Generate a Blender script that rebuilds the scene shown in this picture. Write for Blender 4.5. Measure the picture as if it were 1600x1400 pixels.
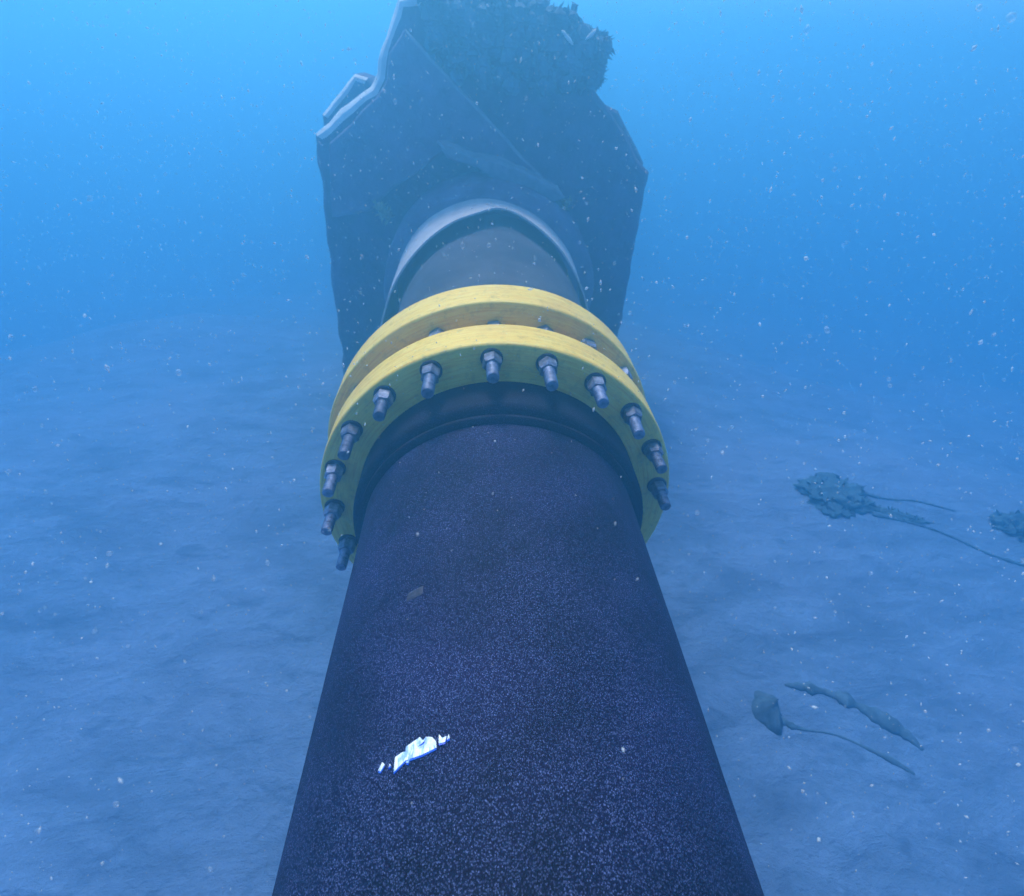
import bpy, bmesh, math, random
from mathutils import Vector, Matrix, noise

for o in list(bpy.data.objects):
    bpy.data.objects.remove(o)
sc = bpy.context.scene
col = sc.collection
S = 0.4            # the pipe radius in metres; most lengths below are given in pipe radii
PI = math.pi

# ------------------------------------------------------------------ camera
cam = bpy.data.cameras.new('camera')
camo = bpy.data.objects.new('camera', cam); col.objects.link(camo)
fw = Vector((0.072, 0.823, -0.564)).normalized()
rt = Vector((0.997, -0.048, 0.057))
rt = (rt - fw * rt.dot(fw)).normalized()
up = rt.cross(fw)
m = Matrix((rt, up, -fw)).transposed().to_4x4()
m.translation = Vector((-0.237, 0.0, 2.9965)) * S
camo.matrix_world = m
cam.sensor_width = 36
cam.lens = 36 * 902.8 / 1600
cam.clip_start = 0.02
cam.dof.use_dof = True; cam.dof.focus_distance = 1.15; cam.dof.aperture_fstop = 4.5
cam.clip_end = 2000
sc.camera = camo

# ------------------------------------------------------------------ sky, sun, exposure
SUN_ELEV, SUN_AZ = math.radians(60), math.radians(-20)     # azimuth from +Y towards +X
w = bpy.data.worlds.new('World'); sc.world = w; w.use_nodes = True
nt = w.node_tree
bg = nt.nodes['Background']
sky = nt.nodes.new('ShaderNodeTexSky'); sky.sky_type = 'NISHITA'
sky.sun_disc = False; sky.sun_elevation = SUN_ELEV; sky.sun_rotation = SUN_AZ
nt.links.new(sky.outputs[0], bg.inputs[0]); bg.inputs[1].default_value = 0.15
sl = bpy.data.lights.new('sun', 'SUN'); sl.energy = 3.6; sl.angle = math.radians(18); sl.color = (1.0, 0.95, 0.86)
so = bpy.data.objects.new('sun', sl); col.objects.link(so)
sd = Vector((math.sin(SUN_AZ) * math.cos(SUN_ELEV), math.cos(SUN_AZ) * math.cos(SUN_ELEV), math.sin(SUN_ELEV)))
so.rotation_euler = sd.to_track_quat('Z', 'Y').to_euler()
so.location = sd * 30
sc.view_settings.view_transform = 'Standard'
sc.view_settings.look = 'None'
sc.view_settings.exposure = 0.60
sc.view_settings.gamma = 1.0
sc.render.engine = 'CYCLES'
sc.cycles.volume_bounces = 3
sc.cycles.max_bounces = 8
sc.cycles.use_denoising = True

# ------------------------------------------------------------------ helpers
def mat(name):
    ma = bpy.data.materials.new(name); ma.use_nodes = True
    return ma, ma.node_tree, ma.node_tree.nodes['Principled BSDF']

def N(t, kind, **kw):
    n = t.nodes.new(kind)
    for k, v in kw.items():
        if k.startswith('i_'):
            n.inputs[k[2:].replace('_', ' ')].default_value = v
        else:
            setattr(n, k, v)
    return n

def ramp(t, src, stops, interp='LINEAR'):
    r = t.nodes.new('ShaderNodeValToRGB')
    r.color_ramp.interpolation = interp
    el = r.color_ramp.elements
    while len(el) < len(stops):
        el.new(0.5)
    for e, (p, c) in zip(el, stops):
        e.position = p
        e.color = (c, c, c, 1) if isinstance(c, (int, float)) else (*c, 1)
    t.links.new(src, r.inputs[0])
    return r

def mixc(t, fac, a, b, mode='MIX'):
    n = t.nodes.new('ShaderNodeMix'); n.data_type = 'RGBA'; n.blend_type = mode
    for sock, v in ((n.inputs[0], fac), (n.inputs[6], a), (n.inputs[7], b)):
        if hasattr(v, 'is_output'):
            t.links.new(v, sock)
        elif isinstance(v, tuple):
            sock.default_value = (*v, 1)
        else:
            sock.default_value = v
    return n.outputs[2]

def scaled(t, coord, sc3):
    mp = N(t, 'ShaderNodeMapping'); t.links.new(coord, mp.inputs[0]); mp.inputs['Scale'].default_value = sc3
    return mp.outputs[0]

def bump(t, b, h, strength, dist, prev=None):
    n = N(t, 'ShaderNodeBump'); n.inputs['Strength'].default_value = strength; n.inputs['Distance'].default_value = dist
    t.links.new(h, n.inputs['Height'])
    if prev: t.links.new(prev, n.inputs['Normal'])
    t.links.new(n.outputs[0], b.inputs['Normal'])
    return n.outputs[0]

def link(name, me, ma, parent=None, smooth=True):
    o = bpy.data.objects.new(name, me); col.objects.link(o)
    if ma: me.materials.append(ma)
    if smooth:
        for p in me.polygons: p.use_smooth = True
    if parent: o.parent = parent
    return o

def mesh(name, V, F, uv=None):
    me = bpy.data.meshes.new(name)
    me.from_pydata(V, [], F)
    if uv:
        l = me.uv_layers.new(name='UVMap')
        for lo in me.loops: pass
        i = 0
        for fu in uv:
            for c in fu:
                l.data[i].uv = c; i += 1
    me.update()
    return me

def tag(o, label=None, cat=None, group=None, kind=None):
    if label: o['label'] = label
    if cat: o['category'] = cat
    if group: o['group'] = group
    if kind: o['kind'] = kind
    return o

def empty(name, loc, label, cat, group=None):
    o = bpy.data.objects.new(name, None); col.objects.link(o); o.location = loc
    o.empty_display_size = 0.1
    return tag(o, label, cat, group)

def sharp(o, angle=35):
    me = o.data
    bm = bmesh.new(); bm.from_mesh(me)
    for e in bm.edges:
        if len(e.link_faces) == 2 and e.calc_face_angle(0) > math.radians(angle):
            e.smooth = False
    bm.to_mesh(me); bm.free()

def lathe(prof, seg, warp=None, closed=False, rad_uv=None):
    """prof: list of (r, y) in pipe radii, turned round the Y axis."""
    V, F, UV = [], [], []
    n = len(prof)
    ln = [0]
    for i in range(1, n): ln.append(ln[-1] + math.dist(prof[i], prof[i - 1]))
    tot = ln[-1] + math.dist(prof[0], prof[-1])
    for j in range(seg):
        a = 2 * PI * j / seg
        for (r, y) in prof:
            p = Vector((r * math.sin(a), y, r * math.cos(a)))
            if warp: p = warp(p, a)
            V.append(p * S)
    rr = rad_uv or max(r for r, y in prof)
    for j in range(seg):
        k = (j + 1) % seg
        for i in range(n if closed else n - 1):
            i2 = (i + 1) % n
            F.append((j * n + i, j * n + i2, k * n + i2, k * n + i))
            u0, u1 = 2 * PI * j / seg * rr * S, 2 * PI * (j + 1) / seg * rr * S
            v0 = ln[i] * S; v1 = (ln[i2] if i2 else tot) * S
            UV.append(((u0, v0), (u0, v1), (u1, v1), (u1, v0)))
    return V, F, UV

# ------------------------------------------------------------------ materials
def pipe_material(name, base, silt, speck, speck_amount, silt_amt):
    ma, t, b = mat(name)
    uv = N(t, 'ShaderNodeUVMap').outputs[0]
    ob = N(t, 'ShaderNodeTexCoord').outputs['Object']
    # large soft silt patches
    n1 = N(t, 'ShaderNodeTexNoise', i_Scale=3.0, i_Detail=6.0, i_Roughness=0.6); t.links.new(ob, n1.inputs['Vector'])
    n2 = N(t, 'ShaderNodeTexNoise', i_Scale=420.0, i_Detail=2.0); t.links.new(scaled(t, uv, (1, .45, 1)), n2.inputs['Vector'])
    c = mixc(t, ramp(t, n1.outputs[0], [(0.38, 0.0), (0.68, silt_amt)]).outputs[0], base, silt)
    c = mixc(t, ramp(t, n2.outputs[0], [(0.5, 0.0), (0.72, 0.5)]).outputs[0], c, silt)
    # warp so that the fibres lie at varied angles
    nw = N(t, 'ShaderNodeTexNoise', i_Scale=14.0, i_Detail=2.0); t.links.new(ob, nw.inputs['Vector'])
    wv = N(t, 'ShaderNodeVectorMath', operation='MULTIPLY_ADD'); t.links.new(nw.outputs[1], wv.inputs[0])
    wv.inputs[1].default_value = (.014, .014, .014); t.links.new(uv, wv.inputs[2])
    masks = []
    for (sx, sy, thr, amt, seed) in ((540, 210, .30, .9, 0.0), (400, 310, .27, .8, 3.7), (200, 110, .15, 1.0, 9.1)):
        mp = scaled(t, wv.outputs[0], (sx, sy, 1)); 
        vo = N(t, 'ShaderNodeTexVoronoi', voronoi_dimensions='2D', i_Scale=1.0, i_Randomness=1.0)
        ad = N(t, 'ShaderNodeVectorMath', operation='ADD'); t.links.new(mp, ad.inputs[0]); ad.inputs[1].default_value = (seed, seed * 2, 0)
        t.links.new(ad.outputs[0], vo.inputs['Vector'])
        d = ramp(t, vo.outputs['Distance'], [(thr * .45, 1.0), (thr, 0.0)])
        sp = N(t, 'ShaderNodeSeparateColor'); t.links.new(vo.outputs['Color'], sp.inputs[0])
        pick = ramp(t, sp.outputs[0], [(1 - speck_amount, 0.0), (1.0, amt)])
        mm = N(t, 'ShaderNodeMath', operation='MULTIPLY'); t.links.new(d.outputs[0], mm.inputs[0]); t.links.new(pick.outputs[0], mm.inputs[1])
        masks.append(mm.outputs[0])
    mx = N(t, 'ShaderNodeMath', operation='MAXIMUM'); t.links.new(masks[0], mx.inputs[0]); t.links.new(masks[1], mx.inputs[1])
    mx2 = N(t, 'ShaderNodeMath', operation='MAXIMUM'); t.links.new(mx.outputs[0], mx2.inputs[0]); t.links.new(masks[2], mx2.inputs[1])
    # patchy density
    n3 = N(t, 'ShaderNodeTexNoise', i_Scale=6.0, i_Detail=7.0, i_Roughness=.65); t.links.new(ob, n3.inputs['Vector'])
    dn = N(t, 'ShaderNodeMath', operation='MULTIPLY'); t.links.new(mx2.outputs[0], dn.inputs[0])
    t.links.new(ramp(t, n3.outputs[0], [(0.34, 0.45), (0.66, 1.0)]).outputs[0], dn.inputs[1])
    c = mixc(t, dn.outputs[0], c, speck)
    t.links.new(c, b.inputs['Base Color'])
    b.inputs['Roughness'].default_value = 0.75
    b.inputs['Specular IOR Level'].default_value = 0.12
    p = bump(t, b, n2.outputs[0], 0.35, 0.0015)
    bump(t, b, dn.outputs[0], 0.5, 0.002, p)
    return ma

M_PIPE = pipe_material('near_pipe_coating', (.0008, .0012, .008), (.015, .013, .068), (.24, .32, .70), .50, .55)
M_COLLAR = pipe_material('collar_coating', (.001, .0015, .006), (.006, .009, .03), (.12, .16, .34), .45, .7)
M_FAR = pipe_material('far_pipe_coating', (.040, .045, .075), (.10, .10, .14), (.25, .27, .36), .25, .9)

def yellow_material():
    ma, t, b = mat('yellow_flange_paint')
    uv = N(t, 'ShaderNodeUVMap').outputs[0]
    ob = N(t, 'ShaderNodeTexCoord').outputs['Object']
    g = N(t, 'ShaderNodeTexNoise', i_Scale=1.0, i_Detail=6.0, i_Roughness=.65); t.links.new(scaled(t, uv, (7, 150, 1)), g.inputs['Vector'])
    g2 = N(t, 'ShaderNodeTexNoise', i_Scale=1.0, i_Detail=3.0); t.links.new(scaled(t, uv, (26, 520, 1)), g2.inputs['Vector'])
    a = N(t, 'ShaderNodeTexNoise', i_Scale=38.0, i_Detail=6.0, i_Roughness=.7); t.links.new(ob, a.inputs['Vector'])
    c = ramp(t, g.outputs[0], [(.28, (.78, .37, .025)), (.5, (.92, .60, .085)), (.70, (.95, .70, .20))]).outputs[0]
    c = mixc(t, ramp(t, g2.outputs[0], [(.56, 0.0), (.75, .45)]).outputs[0], c, (.45, .22, .03))
    c = mixc(t, ramp(t, a.outputs[0], [(.52, 0.0), (.76, .6)]).outputs[0], c, (.26, .21, .05))
    st = N(t, 'ShaderNodeTexNoise', i_Scale=5.0, i_Detail=5.0, i_Roughness=.6); t.links.new(ob, st.inputs['Vector'])
    c = mixc(t, ramp(t, st.outputs[0], [(.52, 0.0), (.74, .45)]).outputs[0], c, (.56, .28, .04))
    sv = N(t, 'ShaderNodeTexVoronoi', i_Scale=95.0); t.links.new(ob, sv.inputs['Vector'])
    ss = N(t, 'ShaderNodeSeparateColor'); t.links.new(sv.outputs['Color'], ss.inputs[0])
    k = N(t, 'ShaderNodeMath', operation='MULTIPLY')
    t.links.new(ramp(t, sv.outputs['Distance'], [(.12, 1.0), (.24, 0.0)]).outputs[0], k.inputs[0])
    t.links.new(ramp(t, ss.outputs[0], [(.80, 0.0), (.9, .8)]).outputs[0], k.inputs[1])
    c = mixc(t, k.outputs[0], c, (.75, .70, .50))
    t.links.new(c, b.inputs['Base Color'])
    b.inputs['Roughness'].default_value = .55
    p = bump(t, b, g.outputs[0], .5, .003)
    bump(t, b, a.outputs[0], .35, .002, p)
    return ma
M_YEL = yellow_material()

def simple(name, c1, c2, scale, rough=.8, bs=.5, bd=.01, metal=0.0, detail=8.0):
    ma, t, b = mat(name)
    ob = N(t, 'ShaderNodeTexCoord').outputs['Object']
    n = N(t, 'ShaderNodeTexNoise', i_Scale=scale, i_Detail=detail, i_Roughness=.65); t.links.new(ob, n.inputs['Vector'])
    t.links.new(ramp(t, n.outputs[0], [(.33, c1), (.68, c2)]).outputs[0], b.inputs['Base Color'])
    b.inputs['Roughness'].default_value = rough; b.inputs['Metallic'].default_value = metal
    bump(t, b, n.outputs[0], bs, bd)
    return ma
M_STEEL = simple('bolt_steel', (.08, .09, .15), (.33, .36, .52), 60, .5, .3, .001, .55)
def vary(ma, lo, hi):
    t = ma.node_tree; b = t.nodes['Principled BSDF']
    src = b.inputs['Base Color'].links[0].from_socket
    oi = N(t, 'ShaderNodeObjectInfo'); mr = N(t, 'ShaderNodeMapRange'); t.links.new(oi.outputs['Random'], mr.inputs[0])
    mr.inputs[3].default_value = lo; mr.inputs[4].default_value = hi
    cb = N(t, 'ShaderNodeCombineColor')
    for i in range(3): t.links.new(mr.outputs[0], cb.inputs[i])
    t.links.new(mixc(t, 1.0, src, cb.outputs[0], 'MULTIPLY'), b.inputs['Base Color'])
vary(M_STEEL, .6, 1.25)
M_DARKSTEEL = simple('dark_washer_steel', (.03, .03, .04), (.10, .10, .13), 60, .6, .3, .001, .3)
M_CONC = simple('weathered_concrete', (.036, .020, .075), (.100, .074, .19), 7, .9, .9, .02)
M_CHAM = simple('lit_chamfer_concrete', (.56, .58, .62), (.78, .79, .82), 16, .9, .6, .008)  # pale tone paints the light caught by the blocks' upper left chamfers
M_RUB = simple('pale_liner', (.40, .38, .44), (.54, .52, .58), 14, .75, .4, .004)
M_SLAB = simple('paler_concrete', (.070, .055, .14), (.17, .14, .28), 7, .9, .9, .02)
M_EDGE = simple('lit_edge_concrete', (.14, .16, .24), (.26, .28, .38), 16, .9, .6, .008)  # paler tone paints the light caught along the slab rim and ledge
M_HUB = simple('hub_concrete', (.085, .10, .18), (.15, .17, .27), 12, .9, .7, .01)
M_GROW = simple('dark_algae', (.006, .020, .05), (.11, .17, .28), 5, .9, .6, .01)
M_TUFT = simple('yellowish_growth', (.16, .17, .10), (.42, .40, .22), 60, .9, .6, .004)
M_ROCK = simple('dark_rock', (.018, .06, .11), (.06, .14, .21), 18, .9, .8, .01)
M_STRAP = simple('old_strap', (.020, .065, .12), (.075, .155, .25), 30, .85, .6, .005)
M_LAB = simple('worn_label_film', (.012, .014, .03), (.05, .055, .085), 90, .8, .5, .002)
M_PALE = simple('pale_shell', (.55, .56, .58), (.8, .8, .8), 40, .6, .4, .003)

def sand_material():
    ma, t, b = mat('silty_seabed')
    ob = N(t, 'ShaderNodeTexCoord').outputs['Object']
    rot = N(t, 'ShaderNodeMapping'); t.links.new(ob, rot.inputs[0]); rot.inputs['Rotation'].default_value = (0, 0, math.radians(-28)); rot.inputs['Scale'].default_value = (1.9, 4.0, 1)
    n = N(t, 'ShaderNodeTexNoise', i_Scale=1.6, i_Detail=9.0, i_Roughness=.62, i_Distortion=.4); t.links.new(rot.outputs[0], n.inputs['Vector'])
    n2 = N(t, 'ShaderNodeTexNoise', i_Scale=34.0, i_Detail=6.0, i_Roughness=.7); t.links.new(ob, n2.inputs['Vector'])
    n3 = N(t, 'ShaderNodeTexNoise', i_Scale=.9, i_Detail=4.0); t.links.new(ob, n3.inputs['Vector'])
    c = ramp(t, n.outputs[0], [(.34, (.070, .140, .27)), (.62, (.130, .235, .43))]).outputs[0]
    c = mixc(t, ramp(t, n2.outputs[0], [(.45, 0.0), (.8, .5)]).outputs[0], c, (.045, .11, .20))
    c = mixc(t, ramp(t, n3.outputs[0], [(.42, 0.0), (.7, .5)]).outputs[0], c, (.18, .26, .46))
    n4 = N(t, 'ShaderNodeTexNoise', i_Scale=3.6, i_Detail=7.0, i_Roughness=.62, i_Distortion=.8); t.links.new(rot.outputs[0], n4.inputs['Vector'])
    c = mixc(t, ramp(t, n4.outputs[0], [(.53, 0.0), (.68, .6)]).outputs[0], c, (.04, .095, .20))
    t.links.new(c, b.inputs['Base Color']); b.inputs['Roughness'].default_value = .95
    p = bump(t, b, n.outputs[0], .5, .07)
    bump(t, b, n2.outputs[0], .6, .02, p)
    return ma
M_SAND = sand_material()

# ------------------------------------------------------------------ seabed
ZB = -1.9 * S
def bed_z(x, y):
    z = .04 * noise.noise(Vector((x * .8, y * .8, 0)))
    a, c = x * .88 + y * .47, -x * .47 + y * .88
    z += .014 * noise.noise(Vector((a * 1.4, c * 4.2, 3.1)))
    z += .007 * noise.noise(Vector((a * 4.5, c * 9.0, 7.7)))
    d = max(0.0, math.hypot(x, y) - 2.9 - 1.1 * noise.noise(Vector((x * .45, y * .45, 9))) - .3 * noise.noise(Vector((x * 1.7, y * 1.7, 3))))                  # the bed shelves off into deeper water
    drop = 2.6 * (1 - math.exp(-(d * d / (d + 3.5)) * .17))
    return z * (1 if abs(x) + abs(y) < 20 else .4) - drop
G = 300
def wrap(i):
    s = (i / G) * 2 - 1
    return math.sinh(s * 5.2) / math.sinh(5.2) * 260
V = [(wrap(i), wrap(j) + 1.5, ZB + bed_z(wrap(i), wrap(j) + 1.5)) for j in range(G + 1) for i in range(G + 1)]
F = [(j * (G + 1) + i, j * (G + 1) + i + 1, (j + 1) * (G + 1) + i + 1, (j + 1) * (G + 1) + i) for j in range(G) for i in range(G)]
tag(link('seabed', mesh('seabed', V, F), M_SAND), kind='structure')

# ------------------------------------------------------------------ pipes
YF, TF, GAP, T2 = 3.59, .356, .244, .40       # flange front face, thicknesses, gap
RF, RC, RB = 1.397, 1.10, 1.29
def chamf(r0, r1, y0, y1, c=.02):
    return [(r0, y0), (r1 - c, y0), (r1 - c * .3, y0 + c * .3), (r1, y0 + c), (r1, y1 - c), (r1 - c * .3, y1 - c * .3), (r1 - c, y1), (r0, y1)]
pipe = empty('pipe', (0, 0, 0), 'large near black speckled pipe running towards the camera along the bottom', 'pipe', 'pipe sections')
def wob(amp):
    def f(p, a):
        k = 1 + amp * noise.noise(Vector((math.sin(a) * 2, math.cos(a) * 2, p.y * 1.3)))
        return Vector((p.x * k, p.y, p.z * k))
    return f
prof = [(1, -12 + i * (15.22 / 60)) for i in range(61)]
V, F, U = lathe(prof, 192, wob(.003))
link('pipe_wall', mesh('pipe_wall', V, F, U), M_PIPE, pipe)
prof = [(.995, 3.19), (1.030, 3.195), (1.046, 3.21), (1.046, 3.235), (1.034, 3.25), (1.07, 3.26), (RC - .006, 3.28), (RC, 3.31), (RC, YF + .02)]
V, F, U = lathe(prof, 192, wob(.004))
c = link('stub_collar', mesh('stub_collar', V, F, U), M_COLLAR, pipe); sharp(c, 40)

pipe2 = empty('pipe', (0, 0, 0), 'hazy grey pipe section between the yellow flanges and the pale concrete block', 'pipe', 'pipe sections')
prof = [(1.19, YF + TF + GAP + T2 + .05 + i * .5) for i in range(40)]
V, F, U = lathe(prof, 160, wob(.004))
link('pipe_wall', mesh('far_pipe_wall', V, F, U), M_FAR, pipe2)

# ------------------------------------------------------------------ flanges with bolts
def ring(name, y0, y1, tx, tz, ox, oz, parent):
    def wp(p, a):
        k = 1 + .0025 * noise.noise(Vector((math.sin(a) * 3, math.cos(a) * 3, p.y * 4)))
        return Vector((p.x * k + ox, p.y + tx * p.x + tz * p.z, p.z * k + oz))
    rin = 1.0
    c = .022
    pr = [(rin, y0), (1.15, y0), (RF - c, y0), (RF - c * .3, y0 + c * .3), (RF, y0 + c)]
    n = 10
    for i in range(1, n):                        # slight laminated waves in the rim
        pr.append((RF + .004 * math.sin(i * 2.3) , y0 + c + (y1 - y0 - 2 * c) * i / n))
    pr += [(RF, y1 - c), (RF - c * .3, y1 - c * .3), (RF - c, y1), (rin, y1)]
    V, F, U = lathe(pr, 256, wp, closed=True)
    o = link(name, mesh(name, V, F, U), M_YEL, parent); sharp(o, 50)
    return o
f1 = empty('pipe_flange', (0, YF * S, 0), 'nearer yellow flange ring with a circle of hex nuts facing the camera', 'flange', 'yellow pipe flanges')
f2 = empty('pipe_flange', (0, (YF + TF + GAP) * S, 0), 'farther yellow flange ring, half hidden behind the nearer one', 'flange', 'yellow pipe flanges')
def under(o, root):
    o.matrix_parent_inverse = Matrix.Translation(-root.location)
under(ring('ring', YF, YF + TF, .0162, -.002, -.0066, -.0112, f1), f1)
under(ring('ring', YF + TF + GAP, YF + TF + GAP + T2, .0866, -.0668, -.0357, .09, f2), f2)
# inner spigots closing the gap between the two rings
prof = [(1.04, YF + .1), (1.04, YF + TF + GAP + .2)]
V, F, U = lathe(prof, 128)
under(link('gasket', mesh('gasket', V, F, U), M_COLLAR, f1), f1)

def hex_mesh(r, y0, y1, turn, ch=.16):
    """hexagonal nut, chamfered at both faces, axis along Y"""
    V, F = [], []
    lv = [(r * (1 - ch), y0), (r, y0 + (y1 - y0) * .18), (r, y1 - (y1 - y0) * .12), (r * (1 - ch), y1)]
    for (rr, y) in lv:
        for k in range(6):
            a = turn + k * PI / 3
            V.append(Vector((rr * math.sin(a), y, rr * math.cos(a))) * S)
    for i in range(3):
        for k in range(6):
            F.append((i * 6 + k, i * 6 + (k + 1) % 6, (i + 1) * 6 + (k + 1) % 6, (i + 1) * 6 + k))
    F.append(tuple(range(6))); F.append(tuple(range(18, 24))[::-1])
    return V, F
def rod_profile(r, y0, y1, pitch=.024):
    pr = [(0.0005, y0), (r * .84, y0), (r * .97, y0 + .006)]
    y = y0 + .02
    while y < y0 + .30:
        pr += [(r * .84, y), (r, y + pitch * .5)]
        y += pitch
    pr += [(r * .95, y), (r * .95, y1)]
    return pr
def small_lathe(pr, seg, at):
    V, F, _ = lathe(pr, seg)
    return V, F
rod_me = mesh('bolt', *small_lathe(rod_profile(.043, -.302, TF + GAP + T2 + .12), 18, None))
wash_me = mesh('washer', *small_lathe([(.03, -.016), (.074, -.016), (.078, -.012), (.078, .004), (.03, .004)], 28, None))
rod_me.materials.append(M_STEEL); wash_me.materials.append(M_DARKSTEEL)
for me in (rod_me, wash_me):
    for p_ in me.polygons: p_.use_smooth = True
    bm_ = bmesh.new(); bm_.from_mesh(me)
    for e in bm_.edges:
        if len(e.link_faces) == 2 and e.calc_face_angle(0) > math.radians(24): e.smooth = False
    bm_.to_mesh(me); bm_.free()
rnd = random.Random(5)
for k in range(21):
    a = -.0755 + k * .2977 + (max(0, .29 - .04 * (k - 6)) if 6 <= k < 14 else 0)
    x, z = RB * math.sin(a) - .0066, RB * math.cos(a) - .0112
    y = YF + .0162 * x
    b = bpy.data.objects.new('bolt', rod_me); col.objects.link(b); b.parent = f1
    jit = rnd.uniform(-.03, .03)
    b.location = Vector((x * S, (y + jit) * S - f1.location.y, z * S))
    b.rotation_euler = (rnd.uniform(-.02, .02), rnd.uniform(0, 2), rnd.uniform(-.02, .02))
    V, F = hex_mesh(.069, -.120, -.016, a + rnd.uniform(0, 1))
    nut = link('nut', mesh('nut', V, F), M_STEEL, b, smooth=False)
    nut.location = (0, -jit * S, 0); nut.rotation_euler = (0, 0, 0)
    ws = bpy.data.objects.new('washer', wash_me); col.objects.link(ws); ws.parent = b; ws.location = (0, -jit * S, 0)
    sharp(nut, 20)
    yb = TF + GAP + .0866 * x - .0668 * z - .0162 * x       # inner nut, against the rear ring
    V, F = hex_mesh(.078, yb - .115, yb + .004, a + rnd.uniform(0, 1))
    nut2 = link('nut', mesh('nut', V, F), M_STEEL, b, smooth=False); sharp(nut2, 20)
    nut2.location = (0, -jit * S, .014); nut2.rotation_euler = (0, 0, 0)

# ------------------------------------------------------------------ pale liner and concrete block
def shell(fr, bk, rr, cx, cz, th, seg=160, ny=10):
    """thin ring of uneven width: fr(a)/bk(a) give its front/back edge, rr(a) its radius"""
    V, F = [], []
    for j in range(seg):
        a = 2 * PI * j / seg
        f, b_, r = fr(a), bk(a), rr(a)
        row = []
        for i in range(ny + 1):
            y = f + (b_ - f) * i / ny
            r_ = r + .06 * (1 - i / ny) * math.sin(a * 3 + 1) * .5 + .01 * noise.noise(Vector((math.sin(a) * 4, math.cos(a) * 4, y * 2)))
            row.append((r_, y))
        full = row + [(q - th, y) for q, y in reversed(row)]
        for (q, y) in full:
            V.append(Vector((cx + q * math.sin(a), y, cz + q * math.cos(a))) * S)
    n = 2 * (ny + 1)
    for j in range(seg):
        k = (j + 1) % seg
        for i in range(n):
            F.append((j * n + i, j * n + (i + 1) % n, k * n + (i + 1) % n, k * n + i))
    return V, F
def ang(a): return (a + PI) % (2 * PI) - PI
V, F = shell(lambda a: 7.42 - .55 * (abs(ang(a) - .08) / 1.2) ** 1.3 * (1.0 if abs(ang(a)) < 1.6 else 1.1) + .25 * math.exp(-((ang(a) - .12) / .22) ** 2),
             lambda a: 8.35 - .35 * max(0, ang(a)), lambda a: 1.335 - .02 * math.sin(a) - .03 * max(0, -math.sin(a)) ** 3, -.03, .03, .022)
lr = link('liner_ring', mesh('liner_ring', V, F), M_RUB); sharp(lr, 50)
tag(lr, 'pale lilac liner ring wrapped round the far pipe in front of the concrete block', 'liner')

block = empty('ballast_block', (0, 9 * S, ZB), 'large hazy eight sided concrete ballast block clamped round the pipe, dark growth on top', 'concrete block', 'concrete ballast blocks')
def slab(name, pts, y0, y1, bev, ma, ma2, parent, allup=False, rough=.02, seed=0):
    """a closed outline (x, z) in pipe radii extruded from y0 to y1; its front rim is chamfered"""
    # refine outline
    P = []
    for i, p in enumerate(pts):
        q = pts[(i + 1) % len(pts)]
        L = math.dist(p, q); n = max(1, int(L / .12))
        for k in range(n):
            P.append(Vector((p[0] + (q[0] - p[0]) * k / n, p[1] + (q[1] - p[1]) * k / n)))
    n = len(P)
    cen = sum(P, Vector((0, 0))) / n
    nor = []
    for i in range(n):
        t_ = (P[(i + 1) % n] - P[i - 1]).normalized()
        nn = Vector((-t_.y, t_.x))
        nor.append(nn)
    area = sum(P[i].x * P[(i + 1) % n].y - P[(i + 1) % n].x * P[i].y for i in range(n))
    sgn = 1 if area > 0 else -1          # inward normal for ccw is (-t.y, t.x)
    bm = bmesh.new()
    def rowof(ins, y):
        r = []
        for i in range(n):
            q = P[i] + nor[i] * sgn * ins
            d = rough * noise.noise(Vector((q.x * 3, y * 2, q.y * 3 + seed)))
            q = q - nor[i] * sgn * d
            r.append(bm.verts.new(Vector((q.x, y + rough * .5 * noise.noise(Vector((q.x * 2.5, 9.1 + seed, q.y * 2.5))), q.y)) * S))
        return r
    R = [rowof(bev, y0), rowof(bev * .45, y0 + bev * .25), rowof(bev * .08, y0 + bev * .75), rowof(0, y0 + bev * 1.1), rowof(0, y1)]
    for a_, b_ in zip(R, R[1:]):
        for i in range(n):
            f = bm.faces.new((a_[i], a_[(i + 1) % n], b_[(i + 1) % n], b_[i]))
            if a_ is not R[-2]:
                nn_ = -nor[i] * sgn
                if allup and nn_.y > .3 and nn_.x > .1 or not allup and (nn_.y > .3 and nn_.x < -.1 or nn_.x < -.5 and P[i].y > 2.5): f.material_index = 1  # second material paints the lit side of the rim
    f0 = bm.faces.new(R[0]); f1_ = bm.faces.new(R[-1][::-1])
    bmesh.ops.recalc_face_normals(bm, faces=bm.faces[:])
    me = bpy.data.meshes.new(name); bm.to_mesh(me); bm.free()
    me.materials.append(ma); me.materials.append(ma2)
    o = bpy.data.objects.new(name, me); col.objects.link(o); o.parent = parent
    for p_ in me.polygons: p_.use_smooth = True
    sharp(o, 25)
    under(o, parent)
    return o
OUT = [(-2.45, -3.6), (-2.45, -.4), (-2.45, 1.93), (-1.66, 2.53), (-1.56, 2.68), (-1.50, 2.95), (-1.36, 3.2), (-1.22, 3.45), (-.6, 3.6), (.35, 3.46), (.75, 3.38), (1.22, 3.14), (1.32, 2.9),
       (1.33, 2.66), (1.63, 2.38), (2.27, 1.67), (2.26, -.4), (2.25, -3.6)]
slab('block_body', OUT, 9.0, 10.0, .11, M_CONC, M_CHAM, block, rough=.055)
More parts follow.
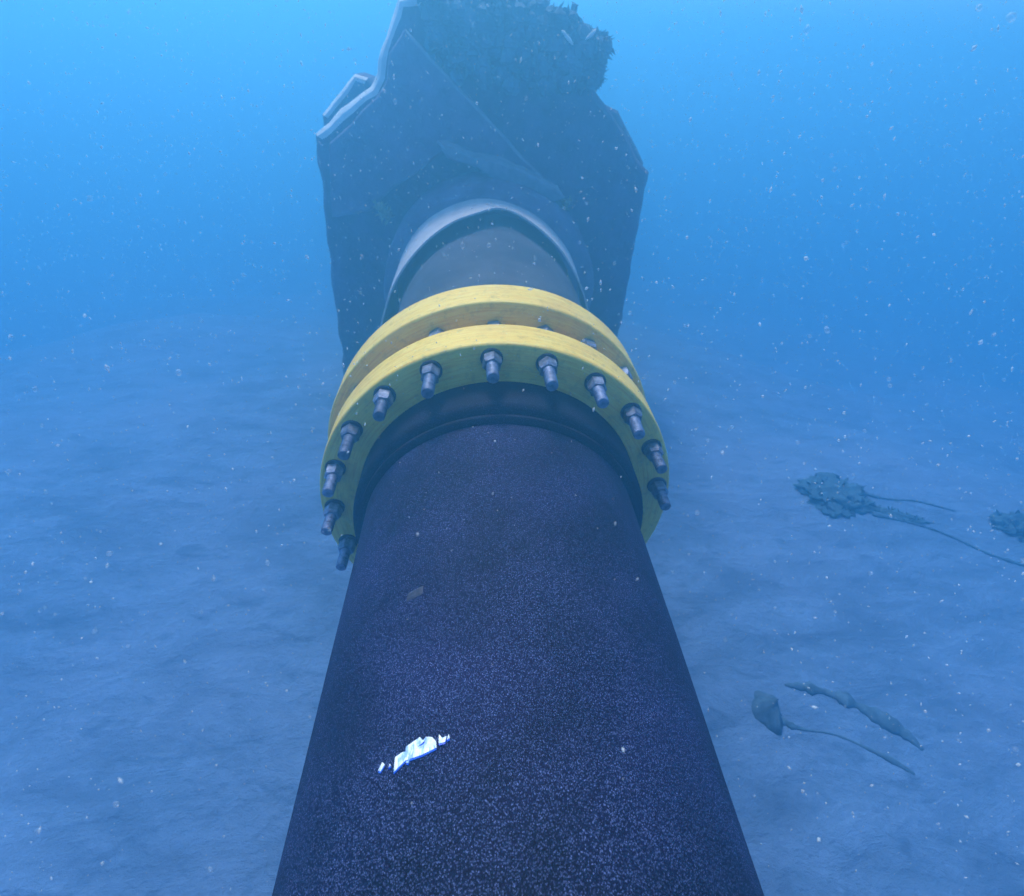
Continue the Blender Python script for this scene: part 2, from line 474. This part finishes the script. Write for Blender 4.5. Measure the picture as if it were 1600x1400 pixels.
# raised facing slab with a straight diagonal edge, its lower lip hanging over the pipe
slab('facing_slab', [(-2.2, 1.86), (-2.28, .9), (-1.72, 1.0), (-1.35, 1.35), (-.63, 1.86), (-.25, 1.74), (.30, 1.55), (.80, 1.26), (.97, 1.34), (-.45, 2.56), (-1.14, 3.17), (-1.34, 2.92), (-1.40, 2.62), (-1.55, 2.42)],
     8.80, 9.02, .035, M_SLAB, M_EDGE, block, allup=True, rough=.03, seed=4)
slab('ledge', [(-.74, 1.97), (.1, 1.80), (.92, 1.50), (1.02, 1.36), (.86, 1.28), (.5, 1.36), (-.1, 1.62), (-.62, 1.80)],
     8.58, 8.84, .05, M_EDGE, M_EDGE, block, rough=.05, seed=14)
prof = [(1.02, 8.2), (1.40, 8.25), (1.52, 8.33), (1.56, 8.45), (1.58, 9.02)]
V, F, U = lathe(prof, 128, wob(.02))
o = link('pipe_seat', mesh('pipe_seat', V, F, U), M_SLAB, block); under(o, block)
block2 = empty('ballast_block', (0, 10.7 * S, ZB), 'second concrete block directly behind the first, only its slanted left edge showing', 'concrete block', 'concrete ballast blocks')
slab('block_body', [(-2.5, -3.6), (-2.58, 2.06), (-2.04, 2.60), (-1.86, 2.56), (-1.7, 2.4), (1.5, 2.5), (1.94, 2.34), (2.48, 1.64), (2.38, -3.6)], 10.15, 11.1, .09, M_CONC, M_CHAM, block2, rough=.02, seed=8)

# growth on top of the block: lumps and ragged blades
def tuft(V, F, c, size, n, rd, blade=1.0):
    for i in range(n):
        d = Vector((rd.gauss(0, 1), rd.gauss(0, 1), rd.gauss(0, 1) + .4)).normalized()
        s = d.cross(Vector((rd.random(), rd.random(), rd.random() + .1))).normalized()
        L = size * rd.uniform(.4, 1) * blade; wd = size * rd.uniform(.08, .25)
        b0 = c + d * size * rd.uniform(0, .3)
        mid = b0 + d * L * .5 + Vector((rd.gauss(0, 1), rd.gauss(0, 1), rd.gauss(0, 1))) * L * .12
        tip = b0 + d * L + Vector((rd.gauss(0, 1), rd.gauss(0, 1), rd.gauss(0, 1))) * L * .22
        k = len(V)
        V += [b0 - s * wd * .5, b0 + s * wd * .5, mid + s * wd, mid - s * wd, tip]
        F += [(k, k + 1, k + 2, k + 3), (k + 3, k + 2, k + 4)]
def lump(V, F, c, r, rd, seg=12, rg=8, sq=(1, 1, 1), amp=.35, fr=1.6):
    k = len(V); sd_ = rd.uniform(0, 99)
    for i in range(rg + 1):
        th = PI * i / rg
        for j in range(seg):
            ph = 2 * PI * j / seg
            d = Vector((math.sin(th) * math.cos(ph), math.sin(th) * math.sin(ph), math.cos(th)))
            q = r * (1 + amp * noise.noise(d * fr + Vector((sd_, 0, 0))) + amp * .5 * noise.noise(d * fr * 3 + Vector((sd_, 5, 0))))
            V.append(c + Vector((d.x * sq[0], d.y * sq[1], d.z * sq[2])) * q)
    for i in range(rg):
        for j in range(seg):
            F.append((k + i * seg + j, k + i * seg + (j + 1) % seg, k + (i + 1) * seg + (j + 1) % seg, k + (i + 1) * seg + j))
rd = random.Random(11)
V, F = [], []
for i in range(420):
    x = rd.uniform(-1.0, 1.35)
    top = 3.5 - .18 * max(0, x - .2) - .10 * max(0, x - .9) * 3
    z = rd.uniform(2.55 + .25 * rd.random(), top) if rd.random() < .6 else top + rd.uniform(-.12, .05)
    if z < 2.1 - .86 * (x + .45) + .8 and rd.random() < .8: continue
    c = Vector((x, rd.uniform(8.86, 9.02) if z < top - .1 else rd.uniform(8.9, 9.9), z)) * S
    lump(V, F, c, rd.uniform(.05, .14) * S, rd, 9, 6)
    tuft(V, F, c, rd.uniform(.10, .22) * S, 9, rd)
for i in range(110):                            # longer fronds along the ragged crest
    x = rd.uniform(-.9, 1.38); top = 3.5 - .18 * max(0, x - .2) - .30 * max(0, x - .9)
    tuft(V, F, Vector((x, rd.uniform(8.9, 9.9), top - .05)) * S, rd.uniform(.10, .20) * S, 7, rd)
for i in range(34):
    t_ = rd.random()
    c = Vector((1.30 + .1 * rd.random(), rd.uniform(8.95, 9.8), 2.7 + .5 * t_)) * S
    lump(V, F, c, rd.uniform(.05, .12) * S, rd, 9, 6); tuft(V, F, c, rd.uniform(.10, .22) * S, 10, rd)
tag(link('marine_growth', mesh('marine_growth', V, F), M_GROW, smooth=False), 'dark ragged marine growth covering the top of the concrete block', 'marine growth', kind='stuff')
# pale shell bits on the growth
for (x, z, an, L, lb) in ((.86, 3.19, .7, .10, 'bright white sliver of shell lying on the dark growth, lower of the pair'), (1.15, 3.24, -.75, .085, 'pale bluish shell fragment at the right tip of the growth')):
    V, F = [], []
    lump(V, F, Vector((0, 0, 0)), L * S, rd, 12, 8, (1, .2, .22), .45)
    o = link('shell_fragment', mesh('shell_fragment', V, F), M_PALE); o.location = Vector((x, 8.70, z)) * S; o.rotation_euler = (0, an, 0)
    tag(o, lb, 'shell', 'shell fragments on the growth')
for (x, z, Y, lb) in ((.98, 1.30, 8.78, 'small yellowish tuft at the end of the slanting ledge, right of the pipe'), (-1.52, 1.02, 8.75, 'small yellowish tuft on the block, left of the pale liner ring')):
    V, F = [], []
    for i in range(7):
        c = Vector((rd.gauss(0, .05), rd.gauss(0, .02), rd.gauss(0, .04))) * S
        lump(V, F, c, .045 * S, rd, 9, 6); tuft(V, F, c, .11 * S, 16, rd)
    o = link('algae_tuft', mesh('algae_tuft', V, F), M_TUFT, smooth=False); o.location = Vector((x, Y, z)) * S
    tag(o, lb, 'algae', 'algae tufts on the block')

# ------------------------------------------------------------------ ragged white patch with a blue fringe on the near pipe
def patch():
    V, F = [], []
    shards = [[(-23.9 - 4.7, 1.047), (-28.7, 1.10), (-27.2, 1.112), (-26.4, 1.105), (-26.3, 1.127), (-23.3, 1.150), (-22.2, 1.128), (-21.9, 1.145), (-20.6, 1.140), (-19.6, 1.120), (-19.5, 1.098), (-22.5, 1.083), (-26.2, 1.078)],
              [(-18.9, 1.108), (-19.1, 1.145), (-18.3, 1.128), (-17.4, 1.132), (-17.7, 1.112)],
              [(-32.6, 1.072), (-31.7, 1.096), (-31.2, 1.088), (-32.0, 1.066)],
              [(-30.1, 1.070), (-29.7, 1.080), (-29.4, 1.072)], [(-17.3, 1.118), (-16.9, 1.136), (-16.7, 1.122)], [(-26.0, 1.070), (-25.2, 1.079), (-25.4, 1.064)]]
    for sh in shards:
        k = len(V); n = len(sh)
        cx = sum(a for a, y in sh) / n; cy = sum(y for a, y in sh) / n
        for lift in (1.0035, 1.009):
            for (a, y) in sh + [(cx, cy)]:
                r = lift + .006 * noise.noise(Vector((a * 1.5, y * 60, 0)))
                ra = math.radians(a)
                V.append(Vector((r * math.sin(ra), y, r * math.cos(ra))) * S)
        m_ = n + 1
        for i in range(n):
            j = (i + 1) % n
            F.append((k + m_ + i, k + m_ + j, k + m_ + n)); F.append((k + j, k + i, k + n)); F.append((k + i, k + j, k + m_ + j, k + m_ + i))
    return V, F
M_BLUE = simple('blue_edge', (.01, .06, .75), (.05, .22, .9), 60, .4, .3, .002)
ma, t, b = mat('white_surface')
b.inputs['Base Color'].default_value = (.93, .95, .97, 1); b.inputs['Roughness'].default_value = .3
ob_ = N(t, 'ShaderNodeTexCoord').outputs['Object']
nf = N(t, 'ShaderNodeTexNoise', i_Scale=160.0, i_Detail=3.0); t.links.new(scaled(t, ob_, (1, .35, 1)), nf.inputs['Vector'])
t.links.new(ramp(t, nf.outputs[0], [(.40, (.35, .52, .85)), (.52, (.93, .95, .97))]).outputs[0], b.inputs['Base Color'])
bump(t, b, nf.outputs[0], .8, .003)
V, F = patch()
fo = link('white_patch', mesh('white_patch', V, F), ma, smooth=False)
bl = link('blue_fringe', mesh('blue_fringe', [v + Vector((.0001, -.0020, -.0012)) for v in V], F), M_BLUE, fo, smooth=False)  # blue copy, shifted slightly, shows as a fringe along one edge
tag(fo, 'tiny brilliant white ragged patch on top of the near black pipe', 'foil scrap')

V, F = [], []
for i in range(9):
    for j in range(7):
        a = math.radians(-31.5 + 5.2 * i / 8); y = 1.835 + .055 * j / 6 + .012 * i / 8 + .004 * noise.noise(Vector((i, j, 2)))
        r = 1.0045 + (.0 if 0 < i < 8 and 0 < j < 6 else -.006)
        V.append(Vector((r * math.sin(a), y, r * math.cos(a))) * S)
for i in range(8):
    for j in range(6):
        F.append((i * 7 + j, i * 7 + j + 1, (i + 1) * 7 + j + 1, (i + 1) * 7 + j))
link('worn_label', mesh('worn_label', V, F), M_LAB, pipe)

# ------------------------------------------------------------------ debris on the seabed
def ground(x, y): return ZB + bed_z(x * S, y * S)
def rock(x, y, sx, sy, sz, lb, rot=0, ma=None, grp='dark stones on the seabed', sink=-.1):
    V, F = [], []
    lump(V, F, Vector((0, 0, 0)), 1.0, rd, 60, 34, (sx * S, sy * S, sz * S), .5, 2.1)
    for i, v in enumerate(V):                       # torn, crusty edges
        e = 1 + .16 * noise.noise(v * 22) + .10 * noise.noise(v * 60)
        V[i] = Vector((v.x * e, v.y * e, v.z * (1 + .4 * noise.noise(v * 40 + Vector((3, 0, 0))))))
    for i in range(70):
        a = rd.uniform(0, 2 * PI); q = rd.uniform(.5, .95)
        tuft(V, F, Vector((math.cos(a) * sx * q, math.sin(a) * sy * q, sz * .3)) * S, rd.uniform(.05, .13) * S * min(1, sy / .2), 5, rd)
    o = link('stone', mesh('stone', V, F), ma or M_ROCK); o.location = (x * S, y * S, ground(x, y) + sz * S * sink); o.rotation_euler = (0, 0, rot)
    return tag(o, lb, 'stone', grp)
rock(4.95, 6.15, .46, .42, .10, 'biggest dark greenish stone on the seabed, right of the flanges', .3)
rock(7.35, 5.55, .42, .28, .14, 'dark stone cut off by the right edge of the picture', 0)
rock(5.55, 5.75, .42, .11, .045, 'low dark flat stone trailing from the biggest stone', -.35)

def strand(name, pts, lb, cat, ma, grp=None, lift=0.0, seg=10, flat=.55):
    """tube through points (x, y, radius) that lies half sunk in the silt"""
    P = []
    for i in range(len(pts) - 1):
        p0 = pts[max(0, i - 1)]; p1 = pts[i]; p2 = pts[i + 1]; p3 = pts[min(len(pts) - 1, i + 2)]
        for k in range(8):
            t_ = k / 8
            P.append([.5 * (2 * b_ + (c_ - a_) * t_ + (2 * a_ - 5 * b_ + 4 * c_ - d_) * t_ ** 2 + (3 * b_ - a_ - 3 * c_ + d_) * t_ ** 3) for a_, b_, c_, d_ in zip(p0, p1, p2, p3)])
    P.append(list(pts[-1]))
    V, F = [], []
    for i, (x, y, r) in enumerate(P):
        q = P[min(i + 1, len(P) - 1)]; o_ = P[max(i - 1, 0)]
        d = Vector((q[0] - o_[0], q[1] - o_[1], 0)).normalized(); s = Vector((-d.y, d.x, 0))
        r = max(.004, r * (1 + .7 * noise.noise(Vector((x * 7, y * 7, 1))) + .5 * noise.noise(Vector((x * 23, y * 23, 4)))))
        c = Vector((x * S, y * S, ground(x, y) + lift * S))
        for j in range(seg):
            a = 2 * PI * j / seg
            V.append(c + (s * math.cos(a) + Vector((0, 0, flat)) * math.sin(a)) * r * S)
    for i in range(len(P) - 1):
        for j in range(seg):
            F.append((i * seg + j, i * seg + (j + 1) % seg, (i + 1) * seg + (j + 1) % seg, (i + 1) * seg + j))
    F.append(tuple(range(seg))[::-1]); F.append(tuple((len(P) - 1) * seg + j for j in range(seg)))
    return tag(link(name, mesh(name, V, F), ma), lb, cat, grp)
strand('rope', [(5.25, 5.75, .05), (5.6, 5.62, .02), (6.0, 5.4, .016), (6.3, 5.1, .02), (6.55, 4.9, .03), (6.9, 4.78, .05), (7.4, 4.75, .06)], 'long dark rope curving over the silt to the right edge of the picture', 'rope', M_STRAP, 'ropes on the seabed', .01)
strand('rope', [(5.2, 6.35, .045), (5.45, 6.15, .03), (5.8, 6.1, .012), (6.2, 6.1, .018), (6.6, 5.9, .012)], 'short thin rope end just behind the biggest dark stone', 'rope', M_STRAP, 'ropes on the seabed', .01)
hoop = empty('buried_strap', (3.2 * S, 2.8 * S, ZB), 'dark curved strap half buried in silt, the shadow under its edge modelled too, at lower right, near the pipe', 'strap')
for nm, pts in (('upper_shadow', [(2.84, 3.17, .012), (3.02, 3.14, .05), (3.25, 3.08, .075), (3.45, 2.98, .07), (3.65, 2.82, .08), (3.78, 2.68, .05), (3.86, 2.55, .02)]),  # thick dark upper curve models the shadow under a sunken edge
                ('lower_curve', [(2.60, 2.86, .06), (2.72, 2.76, .035), (2.86, 2.72, .012), (3.05, 2.69, .008), (3.2, 2.64, .010), (3.35, 2.55, .022), (3.5, 2.45, .03), (3.64, 2.34, .02)])):
    o = strand(nm, pts, None, None, M_STRAP, None, .0); o.parent = hoop; under(o, hoop)
V, F = [], []
lump(V, F, Vector((0, 0, 0)), 1.0, rd, 24, 14, (.12 * S, .18 * S, .14 * S), .4, 1.2)
for i in range(len(V)):
    v = V[i]
    k = (v.z / (.11 * S) + 1) * .5
    V[i] = Vector((v.x * (1.55 - 1.35 * k) + .02 * k, v.y * (1.5 - 1.3 * k), v.z * 1.1)) * (1 + .15 * noise.noise(v * 50))
o = link('raised_end', mesh('raised_end', V, F), M_STRAP, hoop); o.location = Vector((2.53, 2.9, ground(2.53, 2.9) / S + .05)) * S; under(o, hoop)

# ------------------------------------------------------------------ drifting particles
def snow():
    ma, t, b = mat('marine_snow')
    b.inputs['Base Color'].default_value = (.85, .88, .9, 1); b.inputs['Roughness'].default_value = .8
    b.inputs['Alpha'].default_value = .34
    ma2, t2, b2 = mat('soft_silt_fleck')
    b2.inputs['Base Color'].default_value = (.8, .85, .9, 1); b2.inputs['Alpha'].default_value = .12
    rd = random.Random(3)
    V, F = [], []; soft = set()
    cp = camo.matrix_world.translation
    n = 0
    while n < 38000:
        p = Vector((rd.uniform(-3.2, 3.6), rd.uniform(.25, 5.5), rd.uniform(-.72, 1.55)))
        d = (p - cp).length
        if d < .55 or (p.x ** 2 + p.z ** 2) ** .5 < .57 : continue
        big = n % 24 == 0 and d > 1.0
        r = min(.0046, .0011 + .0008 * rd.expovariate(1.0)) * (1 if d > 1 else .6)
        if big: r = rd.uniform(.003, .009)
        if r < .0014 and d > 3.2: r *= 1.6
        ax = Vector((rd.gauss(0, .5), rd.gauss(0, .5), rd.gauss(0, .8) + .5)).normalized()
        sx = ax.orthogonal().normalized(); sy = ax.cross(sx)
        el = rd.uniform(1.0, 2.1) if not big else rd.uniform(.8, 1.3)
        k = len(V); q = 9 if big else 5
        V.append(p + ax * r * el)
        for j in range(q):
            a = 2 * PI * j / q
            V.append(p + (sx * math.cos(a) + sy * math.sin(a)) * r * (rd.uniform(.6, 1.1) if not big else rd.uniform(.85, 1)) + ax * r * rd.uniform(-.2, .2))
        V.append(p - ax * r * el)
        for j in range(q):
            F.append((k, k + 1 + j, k + 1 + (j + 1) % q)); F.append((k + q + 1, k + 1 + (j + 1) % q, k + 1 + j))
        if big: soft.update(range(len(F) - 2 * q, len(F)))
        n += 1
    o = link('marine_snow', mesh('marine_snow', V, F), ma); o.data.materials.append(ma2)
    for i in soft: o.data.polygons[i].material_index = 1
    tag(o, 'pale flecks of sediment drifting in the blue water', 'particles', kind='stuff')
snow()

# ------------------------------------------------------------------ the water as a body of blue haze
ma = bpy.data.materials.new('water_haze'); ma.use_nodes = True; t = ma.node_tree
t.nodes.remove(t.nodes['Principled BSDF'])
pv = t.nodes.new('ShaderNodeVolumePrincipled')
pv.inputs['Color'].default_value = (.20, .655, .94, 1)
pv.inputs['Density'].default_value = .215
pv.inputs['Anisotropy'].default_value = .68
t.links.new(pv.outputs[0], t.nodes['Material Output'].inputs['Volume'])
me = bpy.data.meshes.new('haze')
bm = bmesh.new(); bmesh.ops.create_cube(bm, size=1.0)
x0, x1, y0, y1, z0, z1 = -270, 270, -270, 275, ZB - 3.6, 2.6
for v in bm.verts:
    v.co = Vector((x0 if v.co.x < 0 else x1, y0 if v.co.y < 0 else y1, z0 if v.co.z < 0 else z1))
bm.to_mesh(me); bm.free()
tag(link('haze', me, ma, smooth=False), 'blue sea water haze filling the scene', 'water', kind='stuff')
